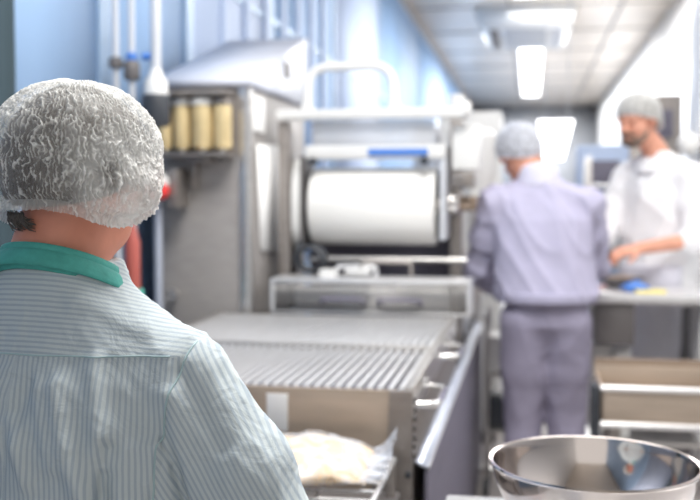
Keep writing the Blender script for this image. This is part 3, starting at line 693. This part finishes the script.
def ridged(v): return 1-min(1, abs(v)*2.2)
def cap_mesh(name, c, Q, rad, rim, m, parent, nu=220, nv=110, fold=.0025, freq=11, dens=None, ruffle=.008, seed=0, bulge=None):
    """gathered bouffant cap: meridian folds run from the crown into an elastic rim with a small ruffle"""
    c = Vector(c); bm = bmesh.new(); vals = []
    lay = bm.verts.layers.float.new('cloth_layers')
    rows = []
    for j in range(nv+1):
        v = j/nv; row = []
        for i in range(nu):
            ph = 2*math.pi*i/nu; thr = rim(ph)
            th_ = v*thr; D = Vector((math.sin(th_)*math.cos(ph), math.sin(th_)*math.sin(ph), math.cos(th_)))
            sq = (math.sin(th_)**2.35+abs(math.cos(th_))**2.35)**(-1/2.35)
            base = Vector((D.x*rad[0], D.y*rad[1], D.z*rad[2]))*sq
            wx = noise.noise(Vector((D.x*3+seed, D.y*3, th_*2.2)))*.55
            q = Vector((math.cos(ph+wx*.35)*freq*math.sin(th_)**.5, math.sin(ph+wx*.35)*freq*math.sin(th_)**.5, th_*1.7+seed))
            r3 = noise.noise(D*4+Vector((seed, 1, 2)))
            w1_ = noise.noise(D*5.5+Vector((seed, 0, 0)))*1.1+noise.noise(D*17+Vector((0, seed, 0)))*.42+noise.noise(D*38)*.16
            w2_ = noise.noise(D*4.2+Vector((0, seed, 4)))*1.6+noise.noise(D*21+Vector((8, seed, 0)))*.5
            def th(nn, wv, pw, off): return abs(math.cos(.5*ph*nn+wv*math.pi+off))**pw
            m1 = max(0, min(1, .62+noise.noise(D*9+Vector((3, 1, seed)))*1.5)); m2 = max(0, min(1, .45+noise.noise(D*11+Vector((7, seed, 1)))*1.6))
            m3 = max(0, min(1, noise.noise(D*7+Vector((1, 9, seed)))*1.8))
            diag = abs(math.cos(th_*15+ph*9+w2_*1.4))**14
            sp = max(0, noise.noise(D*34+Vector((2, 2, seed)))*1.5)
            nt_ = freq*5
            ridge = min(1, max(th(nt_, w1_, 7, 0)*m1, th(round(nt_*1.7), w2_, 6, 1.3)*m2*.85, diag*m3*.8)+.35*sp)
            k = 1+r3*.035
            if bulge: k += bulge(ph, th_)
            e = max(0, (v-.90)/.10)
            if v > .90:
                g = max(0, 1-abs(e-.55)/.45); k -= .05*g
            p = base*k+D*fold*(ridge*2-.6)*min(1, .25+th_)
            if e > .55: p += Vector((D.x, D.y, 0)).normalized()*ruffle*(e-.55)/.45*(.6+.6*math.sin(ph*70+3*math.sin(ph*9)))
            vt = bm.verts.new(c+Q@p)
            dn = dens(ph, th_, v, ridge, r3) if dens else .5+.5*ridge
            if v > .95: dn = max(dn, .36)
            vt[lay] = max(0.05, min(1, dn)); row.append(vt)
        rows.append(row)
    for a, b in zip(rows, rows[1:]):
        for i in range(nu): bm.faces.new((a[i], b[i], b[(i+1) % nu], a[(i+1) % nu]))
    bmesh.ops.remove_doubles(bm, verts=rows[0], dist=1e-4)
    bmesh.ops.recalc_face_normals(bm, faces=bm.faces)
    me = bpy.data.meshes.new(name); bm.to_mesh(me); bm.free()
    return link(name, me, m, parent)
def hair_mesh(c, Q, rad, rim, parent, m='hair'):
    c = Vector(c)
    def f(u, v):
        ph = 2*math.pi*u; th_ = v*rim(ph); D = Vector((math.sin(th_)*math.cos(ph), math.sin(th_)*math.sin(ph), math.cos(th_)))
        n = noise.noise(Vector((D.x*16, D.y*16, D.z*3)))*.0025
        return c+Q@(Vector((D.x*rad[0], D.y*rad[1], D.z*rad[2]))*(1 if v < .96 else .96)+D*n)
    b = MB().grid(f, 90, 44); bm = b.bm; bmesh.ops.remove_doubles(bm, verts=bm.verts, dist=1e-5); bmesh.ops.recalc_face_normals(bm, faces=bm.faces)
    me = bpy.data.meshes.new('hair'); bm.to_mesh(me); bm.free(); return link('hair', me, m, parent)
def lobj(name, b, m, parent):
    """mesh given in the person's own coordinates"""
    bm = b.bm; bmesh.ops.recalc_face_normals(bm, faces=bm.faces); me = bpy.data.meshes.new(name); bm.to_mesh(me); bm.free()
    return link(name, me, m, parent)
def ring_band(c, rx, ry, z0, z1, t, tilt=0, yaw=0, gap=0, flare=0, n=72):
    """standing cloth band with thickness: c centre, tilt lowers the front"""
    b = MB()
    def f(u, v):
        a = -math.pi/2+(2*math.pi-gap)*(u-.5)+0; A = 2*math.pi*v
        side = math.cos(A); up = math.sin(A)
        r = t*side; h = (z0+z1)/2+(z1-z0)/2*max(-1, min(1, up*1.25)); k = 1+flare*(1-(h-z0)/(z1-z0))
        x, y = (rx*k+r)*math.cos(a), (ry*k+r)*math.sin(a)
        return Vector(c)+Matrix.Rotation(R(yaw), 3, 'Z')@Vector((x, y, h-tilt*(y+ry)))
    b.grid(f, n, 14); return b
def shoes(t, ank, m='shoe'):
    for (x, y, z), dy in ank:
        s = Sdf((x-.08, y-.14, 0), (x+.08, y+.24, .16), .006)
        s.cone((x, y-.035, .045), .042, (x, y+.05, .040), .040, .02); s.cone((x, y+.05, .035), .040, (x, y+.15, .028), .034, .02); s.cone((x, y-.02, .05), .04, (x, y-.02, .11), .04, .02)
        s.clip_plane((x, y, .006), (0, 0, -1), ((x-.08, y-.14, 0), (x+.08, y+.24, .16)))
        s.mesh('shoe', m, t)

# ---------------------------------------------------------------- nearest man, seen from behind
hero = thing('person', 'person in a striped shirt with teal collar and white hairnet, nearest in the foreground', 'person', (-.597, 1.22, 0), rz=R(-10))
HC, HQ = Vector((.004, .030, 1.430)), hrot(2, 4)
s = Sdf((-.36, -.26, .0), (.42, .62, 1.58), .006)
add_head(s, HC, HQ, .96)
s.cone((-.012, .0, 1.31), .066, HC+HQ@Vector((0, -.022, -.05)), .056, .03)
s.loft([(.80, 0, 0, .14, .10), (1.0, 0, 0, .145, .10), (1.12, 0, .01, .13, .08), (1.19, 0, .01, .10, .06), (1.24, 0, 0, .055, .05)], .03)
for e in (-1, 1):
    s.chain([((e*.13, 0, 1.145), .040), ((e*.265, .04, .93), .036), ((e*.21, .26, .88), .026)], .02)
    add_hand(s, (e*.21, .27, .88), (-e*.25, 1, -.1), (0, 0, -1), 1 if e < 0 else -1, 24)
    s.chain([((e*.09, 0, .82), .085), ((e*.10, .01, .45), .055), ((e*.10, -.01, .09), .038)], .03)
    s.cone((e*.10, -.01, .06), .03, (e*.10, .10, .04), .028)
s.mesh('body', 'skin', hero)
# shirt
s = Sdf((-.42, -.28, .64), (.42, .32, 1.40), .004)
s.loft([(.66, 0, 0, .195, .15), (.95, 0, 0, .19, .135), (1.10, 0, -.008, .188, .128), (1.17, 0, -.005, .175, .112), (1.215, 0, .0, .150, .095), (1.255, -.004, .003, .112, .084), (1.285, -.008, .003, .088, .080), (1.315, -.008, .004, .076, .074)], .03)
SR = [((.175, .0, 1.160), .065), ((.243, .015, 1.055), .065), ((.310, .04, .91), .058)]
for e in (-1, 1):
    f_ = lambda p: (p[0]*e, p[1], p[2])
    s.cone(f_((.05, 0, 1.225)), .056, f_((.165, 0, 1.174)), .061, .03)
    s.chain([(f_(p), r) for p, r in SR], .018)
    s.cone(f_((.305, .04, .91)), .056, f_((.245, .22, .87)), .045, .02)
ZS = 1.205
FOLDS = [(.062, 1.17, .11, 1.02, .012, .0055), (.01, 1.13, .035, 1.06, .010, .004), (.10, 1.20, .13, 1.08, .010, .0045), (-.06, 1.19, -.03, 1.05, .014, .004), (.03, 1.19, .07, 1.08, .009, .003), (-.02, 1.02, .03, 1.19, .012, -.003), (.13, 1.10, .12, 1.00, .010, -.008),
         (.19, 1.16, .22, 1.02, .013, .0045), (.17, 1.10, .19, 1.00, .010, .004), (.20, 1.19, .25, 1.10, .010, -.003), (.06, 1.27, .14, 1.235, .010, .002)]
def xs(z): return np.interp(z, [.9, 1.0, 1.1, 1.16, 1.22, 1.26], [.160, .165, .178, .192, .203, .193])
w0 = wr(3, .0035, 15, 9, 2); w1 = wr(9, .0014, 36, 22, 2)
def shirt_disp(c, n):
    d = w0(c, n)+w1(c, n)
    back = np.clip((-c[:, 1]+.06)/.06, 0, 1); x, z = c[:, 0], c[:, 2]
    for x0, z0, x1, z1, wd, am in FOLDS:
        t = ((x-x0)*(x1-x0)+(z-z0)*(z1-z0))/((x1-x0)**2+(z1-z0)**2); tt = np.clip(t, 0, 1)
        q = (x-x0-tt*(x1-x0))**2+(z-z0-tt*(z1-z0))**2
        d += back*am*2.3*np.exp(-q/(wd*wd))
    d += np.where(z > ZS, .0012, 0)*(np.abs(x) < .195)
    sw = np.abs(np.abs(x)-xs(z)); d -= back*.0025*np.exp(-(sw/.004)**2)*(z < 1.25)
    return d
shirt = s.mesh('shirt', 'shirt', hero, shirt_disp)
me = shirt.data; nl = len(me.loops); at = me.attributes.new('stripe', 'FLOAT', 'CORNER')
vi = np.empty(nl, int); me.loops.foreach_get('vertex_index', vi); co = np.empty(len(me.vertices)*3); me.vertices.foreach_get('co', co); co = co.reshape(-1, 3)
ls = np.empty(len(me.polygons), int); lt = np.empty(len(me.polygons), int); fc = np.empty(len(me.polygons)*3)
me.polygons.foreach_get('loop_start', ls); me.polygons.foreach_get('loop_total', lt); me.polygons.foreach_get('center', fc); fc = fc.reshape(-1, 3)
F = np.repeat(fc, lt, axis=0); C = co[vi]
sleeve = np.abs(F[:, 0]) > xs(F[:, 2]); yoke = (F[:, 2] > ZS) & ~sleeve
ax_ = np.array([.15, .04, -.27]); ax_ /= np.linalg.norm(ax_); pe = np.array([.87, 0, .483])
val = C[:, 0]+.25*C[:, 1]*np.sign(C[:, 0])
val = np.where(yoke, C[:, 2]*1.0+.35*C[:, 1], val)
sv = (np.abs(C[:, 0])-.135)*pe[0]+(C[:, 2]-1.185)*pe[2]+C[:, 1]*.35
val = np.where(sleeve, sv, val)
at.data.foreach_set('value', val.astype(np.float32))
# seams laid on the cloth
bvh = BVHTree.FromPolygons([v.co for v in me.vertices], [p.vertices for p in me.polygons])
def seam(name, pts, r=.0011, m='stitch', off=.0006):
    out = []
    for p in pts:
        h = bvh.ray_cast(Vector((p[0], -.6, p[1])), Vector((0, 1, 0)))
        if h[0]: out.append(h[0]+h[1]*off)
    b = MB().tube(out, r, 6); return lobj(name, b, m, hero)
seam('yoke_seam', [(-.18+.365*i/60, ZS+.001) for i in range(61)])
seam('armhole_seam', [(float(xs(z)), z) for z in np.linspace(.99, 1.232, 44)], .0012)
seam('armhole_seam', [(-float(xs(z)), z) for z in np.linspace(.99, 1.232, 44)], .0012)
# collar: a stand and the folded leaf over it
col = lobj('collar', ring_band((-.008, .006, 1.306), .076, .078, .0, .036, .0035, tilt=.40, flare=.10), 'tealcloth', hero)
lobj('collar_leaf', ring_band((-.008, .006, 1.308), .080, .082, .002, .027, .0028, tilt=.42, flare=.16), 'tealcloth', col)
# hanging loop below the yoke
h = bvh.ray_cast(Vector((-.055, -.6, ZS)), Vector((0, 1, 0)))[0]
b = MB(); b.prism([h+Vector(v) for v in ((-.022, -.006, .003), (-.002, -.006, .003), (-.006, -.009, -.010), (-.018, -.012, -.026), (-.026, -.012, -.024))], (0, .004, 0))
lobj('hanging_loop', b, 'tealcloth', hero)
# trousers and shoes
s = Sdf((-.25, -.2, .08), (.25, .2, .84), .010)
s.loft([(.62, 0, 0, .17, .12), (.70, 0, 0, .18, .13), (.80, 0, 0, .17, .12)], .03)
for e in (-1, 1): s.chain([((e*.09, 0, .68), .10), ((e*.10, .01, .42), .078), ((e*.10, -.01, .13), .068)], .02)
s.mesh('trousers', 'coat', hero, wr(5, .004))
shoes(hero, [((.10, 0, 0), 0), ((-.10, 0, 0), 0)])
# hair and hairnet
CR = (.103, .118, .112); CCn = HC+Vector((.003, -.012, .006))
def rim_hero(ph):
    bk = -math.sin(ph)      # 1 at the nape
    sd = abs(math.cos(ph))
    return R(100+22*max(0, bk)+27*sd**3*(1 if bk > -.6 else .5)-18*max(0, -bk))
def rim_hair(ph):
    bk = -math.sin(ph); sd = abs(math.cos(ph))
    return R(98+26*max(0, bk)**.6-30*max(0, -bk))
hair = hair_mesh(CCn, HQ, (.092, .107, .107), rim_hair, hero)
b = MB()
for k in range(90):
    a_ = R(-92-random.uniform(0, 32)); L = random.uniform(.008, .020)
    p = Vector((-.012, .002, 0))+Vector((.0665*math.cos(a_), .0665*math.sin(a_), 1.376+random.uniform(-.004, .004)))
    dx = random.uniform(.002, .012)
    b.tube([p, p+Vector((dx*.3, -.0025, -L*.5)), p+Vector((dx, -.0005, -L*.9)), p+Vector((dx*1.8, .001, -L))], [.0009, .0009, .0007, .0003], 4)
lobj('nape_hair', b, 'hair', hero)
def dens_hero(ph, th_, v, ridge, r3):
    deg = math.degrees(th_); top = max(0, 1-deg/85); side = max(0, math.cos(ph+.12))**3.2*max(0, min(1, (deg-60)/25))
    ear = math.exp(-((ph if ph < 3.2 else ph-2*math.pi)+.50)**2/.020-((deg-100)/13)**2)
    return .05+.50*top+(ridge**1.5)*(.72-.2*max(0, (deg-70)/60))+.14*r3+.85*side*(1-.8*ear)
def bul(ph, th_):
    sd = max(0, math.cos(ph+.12))**6; d = math.degrees(th_)
    return .13*sd*math.exp(-((d-108)/20)**2)+.02*math.exp(-((d-80)/30)**2)
cap_mesh('hairnet', CCn, HQ, CR, rim_hero, 'net', hero, 760, 300, .0020, 15, dens_hero, .0012, 3, bul)

# ---------------------------------------------------------------- the two men in the background
def worker(root, J, seed, cloth, trou, hem, hemw, skin, netm, sleeve_end='wrist', coat_len=None, beard=False, sc=1.0, collar_m='lavc', box=None, handspec=None, cz=.055):
    HCw, Qw = Vector(J['head']), hrot(*J['hrot'])
    lo, hi = box
    s = Sdf(lo, hi, .006); add_head(s, HCw, Qw, sc)
    s.cone(J['neck'], .058, HCw+Qw@Vector((0, -.022, -.05)), .056, .03)
    px, py, pz = J['pelvis']; chx, chy, chz = J['chest']; nx, ny, nz = J['neck']
    s.cone((px, py, pz), .11, (chx, chy, chz), .12, .03); s.cone((chx, chy, chz), .12, (nx, ny, nz-.05), .06, .03)
    for e in 'lr':
        s.chain([(J['sh'+e], .048), (J['el'+e], .040), (J['wr'+e], .028)], .02)
        d, n, sd = handspec[e]; add_hand(s, J['wr'+e], d, n, sd, 30)
        s.chain([(J['hip'+e], .09), (J['kn'+e], .058), (J['an'+e], .040)], .03)
        a = Vector(J['an'+e]); s.cone(a-Vector((0, 0, .04)), .03, a+Vector((0, .11, -.06)), .026)
    s.mesh('body', skin, root)
    # jacket or coat
    s = Sdf((lo[0], lo[1], hem-.08), hi, .007)
    A = J['torso']; s.loft(A, .03, 2.2)
    for e, q in (('l', -1), ('r', 1)):
        sh, el, wrst = Vector(J['sh'+e]), Vector(J['el'+e]), Vector(J['wr'+e])
        end = wrst if sleeve_end == 'wrist' else el.lerp(wrst, .18)
        s.cone((nx+q*.05, ny-.005, nz-.055), .055, sh, .070, .04)
        s.chain([(sh, .074), (sh.lerp(el, .5), .070), (el, .062), (el.lerp(end, .9), .050)], .025)
    s.mesh('jacket' if not coat_len else 'coat', cloth, root, wr(seed, .013, 9, 6))
    s = Sdf((lo[0], lo[1], .06), (hi[0], hi[1], hem+.14), .009)
    s.loft([(hem-.23, px, py, .05, .05), (hem-.12, px, py, .15, .115), (hem+.0, px, py, .165, .12), (hem+.10, px, py, .15, .11)], .04)
    for e in 'lr':
        s.chain([(Vector(J['hip'+e]), .108), (Vector(J['hip'+e]).lerp(Vector(J['kn'+e]), .5), .098), (J['kn'+e], .082), (Vector(J['an'+e])+Vector((0, 0, .03)), .074)], .018)
    s.mesh('trousers', trou, root, wr(seed+1, .006, 8, 5))
    shoes(root, [((J['anl'][0], J['anl'][1], 0), 0), ((J['anr'][0], J['anr'][1], 0), 0)])
    cc = HCw+Qw@Vector((0, -.012, .010))
    rim = lambda ph: R(98+32*max(0, -math.sin(ph))-24*max(0, math.sin(ph)))
    hair_mesh(cc, Qw, (.086*sc, .104*sc, .110*sc), lambda ph: rim(ph)-.03, root)
    cap_mesh('hairnet', cc, Qw, (.096*sc, .114*sc, .119*sc), rim, netm, root, 200, 80, .003, 8, lambda ph, th_, v, ridge, r3: .42+.5*ridge+.2*max(0, 1-th_), .005, seed)
    lobj('collar', ring_band((nx, ny+.008, nz-.045), .074, .076, 0, cz, .006, tilt=.35, flare=.22), collar_m, root)
    for e in (-1, 1):
        b = MB(); b.lathe((0, 0, 0), [(0, -.0055), (.004, -.004), (.0055, 0), (.004, .004), (0, .0055)], 12)
        bmesh.ops.translate(b.bm, verts=b.bm.verts, vec=HCw+Qw@(Vector((e*.031, .0875, .003))*sc)); lobj('eye', b, 'eye', root)
    if beard:
        s = Sdf(HCw-Vector((.12, .14, .16)), HCw+Vector((.12, .14, .06)), .003); P = lambda x, y, z: HCw+Qw@(Vector((x, y, z))*sc)
        s.ell(P(0, .052, -.082), [v*sc for v in (.046, .038, .034)], Qw, .01)
        for e in (-1, 1): s.chain([(P(e*.060, .020, -.040), .004), (P(e*.050, .040, -.068), .014), (P(e*.03, .066, -.084), .018)], .01)
        s.chain([(P(-.034, .082, -.058), .007), (P(-.016, .094, -.044), .008), (P(.016, .094, -.044), .008), (P(.034, .082, -.058), .007)], .006)
        s.ell(P(0, .104, -.057), [v*sc for v in (.020, .012, .006)], Qw, .004, sub=True)
        s.mesh('beard', 'beard', root, wr(seed+4, .002, 60, 60))

lw = thing('person', 'person in lavender jacket and trousers with bluish hairnet, back turned, leaning forward', 'person', (.055, 4.20, 0), rz=R(4))
Jl = dict(head=(-.095, .10, 1.57), hrot=(-8, 26, -8), neck=(-.02, .02, 1.47), chest=(0, .02, 1.25), pelvis=(.02, -.06, .93),
          shl=(-.195, .0, 1.365), ell=(-.265, .10, 1.08), wrl=(-.19, .33, .99), shr=(.175, .02, 1.355), elr=(.222, .12, 1.10), wrr=(.17, .36, 1.03),
          hipl=(-.075, -.06, .88), knl=(-.075, .0, .48), anl=(-.085, -.05, .08), hipr=(.09, -.06, .88), knr=(.10, .0, .48), anr=(.11, -.05, .08),
          torso=[(.975, .01, -.05, .205, .155), (1.0, .01, -.05, .212, .16), (1.15, .0, -.02, .205, .15), (1.30, -.005, .0, .205, .135), (1.38, -.01, .01, .175, .105), (1.44, -.015, .015, .10, .08), (1.475, -.02, .02, .07, .065)])
worker(lw, Jl, 21, 'lav', 'trou', .99, .2, 'skin2', 'netb', cz=.105, box=((-.42, -.30, 0), (.42, .52, 1.74)),
       handspec={'l': ((.3, 1, -.1), (0, 0, -1), 1), 'r': ((.1, 1, .0), (0, 0, -1), -1)})
lobj('waistband', ring_band((.01, -.055, .965), .198, .150, 0, .045, .006), 'lav', lw)
# man in the white coat: turned towards the left and the camera
ww = thing('person', 'person with dark beard in white coat and hairnet, facing left behind the work table', 'person', (.62, 5.13, 0), rz=R(136))
Jw = dict(head=(.02, .14, 1.76), hrot=(-6, 12, 0), neck=(.0, .02, 1.61), chest=(0, .0, 1.33), pelvis=(0, -.05, .98),
          shl=(-.185, .0, 1.485), ell=(-.255, .06, 1.19), wrl=(-.13, .31, 1.15), shr=(.185, .02, 1.485), elr=(.22, .14, 1.18), wrr=(.10, .37, 1.17),
          hipl=(-.08, -.05, .93), knl=(-.09, .0, .51), anl=(-.09, -.05, .08), hipr=(.08, -.05, .93), knr=(.09, .0, .51), anr=(.09, -.05, .08),
          torso=[(.86, 0, -.04, .20, .155), (1.0, 0, -.04, .195, .15), (1.2, 0, -.01, .195, .14), (1.40, 0, .0, .20, .13), (1.49, 0, .005, .165, .105), (1.55, 0, .01, .10, .08), (1.60, 0, .015, .07, .065)])
worker(ww, Jw, 33, 'coat', 'trou2', .90, .2, 'skin2', 'net', sleeve_end='elbow', coat_len=1, beard=True, sc=1.08, collar_m='coat', box=((-.42, -.32, 0), (.42, .60, 1.93)),
       handspec={'l': ((.5, 1, -.2), (.4, 0, -1), 1), 'r': ((-.3, 1, -.1), (-.3, 0, -1), -1)})
s = Sdf((-.30, -.02, .50), (.30, .30, 1.22), .007)
s.loft([(.52, 0, .05, .17, .13), (.80, 0, .03, .185, .14), (1.06, 0, .0, .19, .155)], .02)
s.clip_plane((0, .04, 0), (0, -1, 0), ((-.3, -.02, .5), (.3, .3, 1.22)))
s.mesh('apron', 'apron', ww, wr(40, .005, 9, 4))
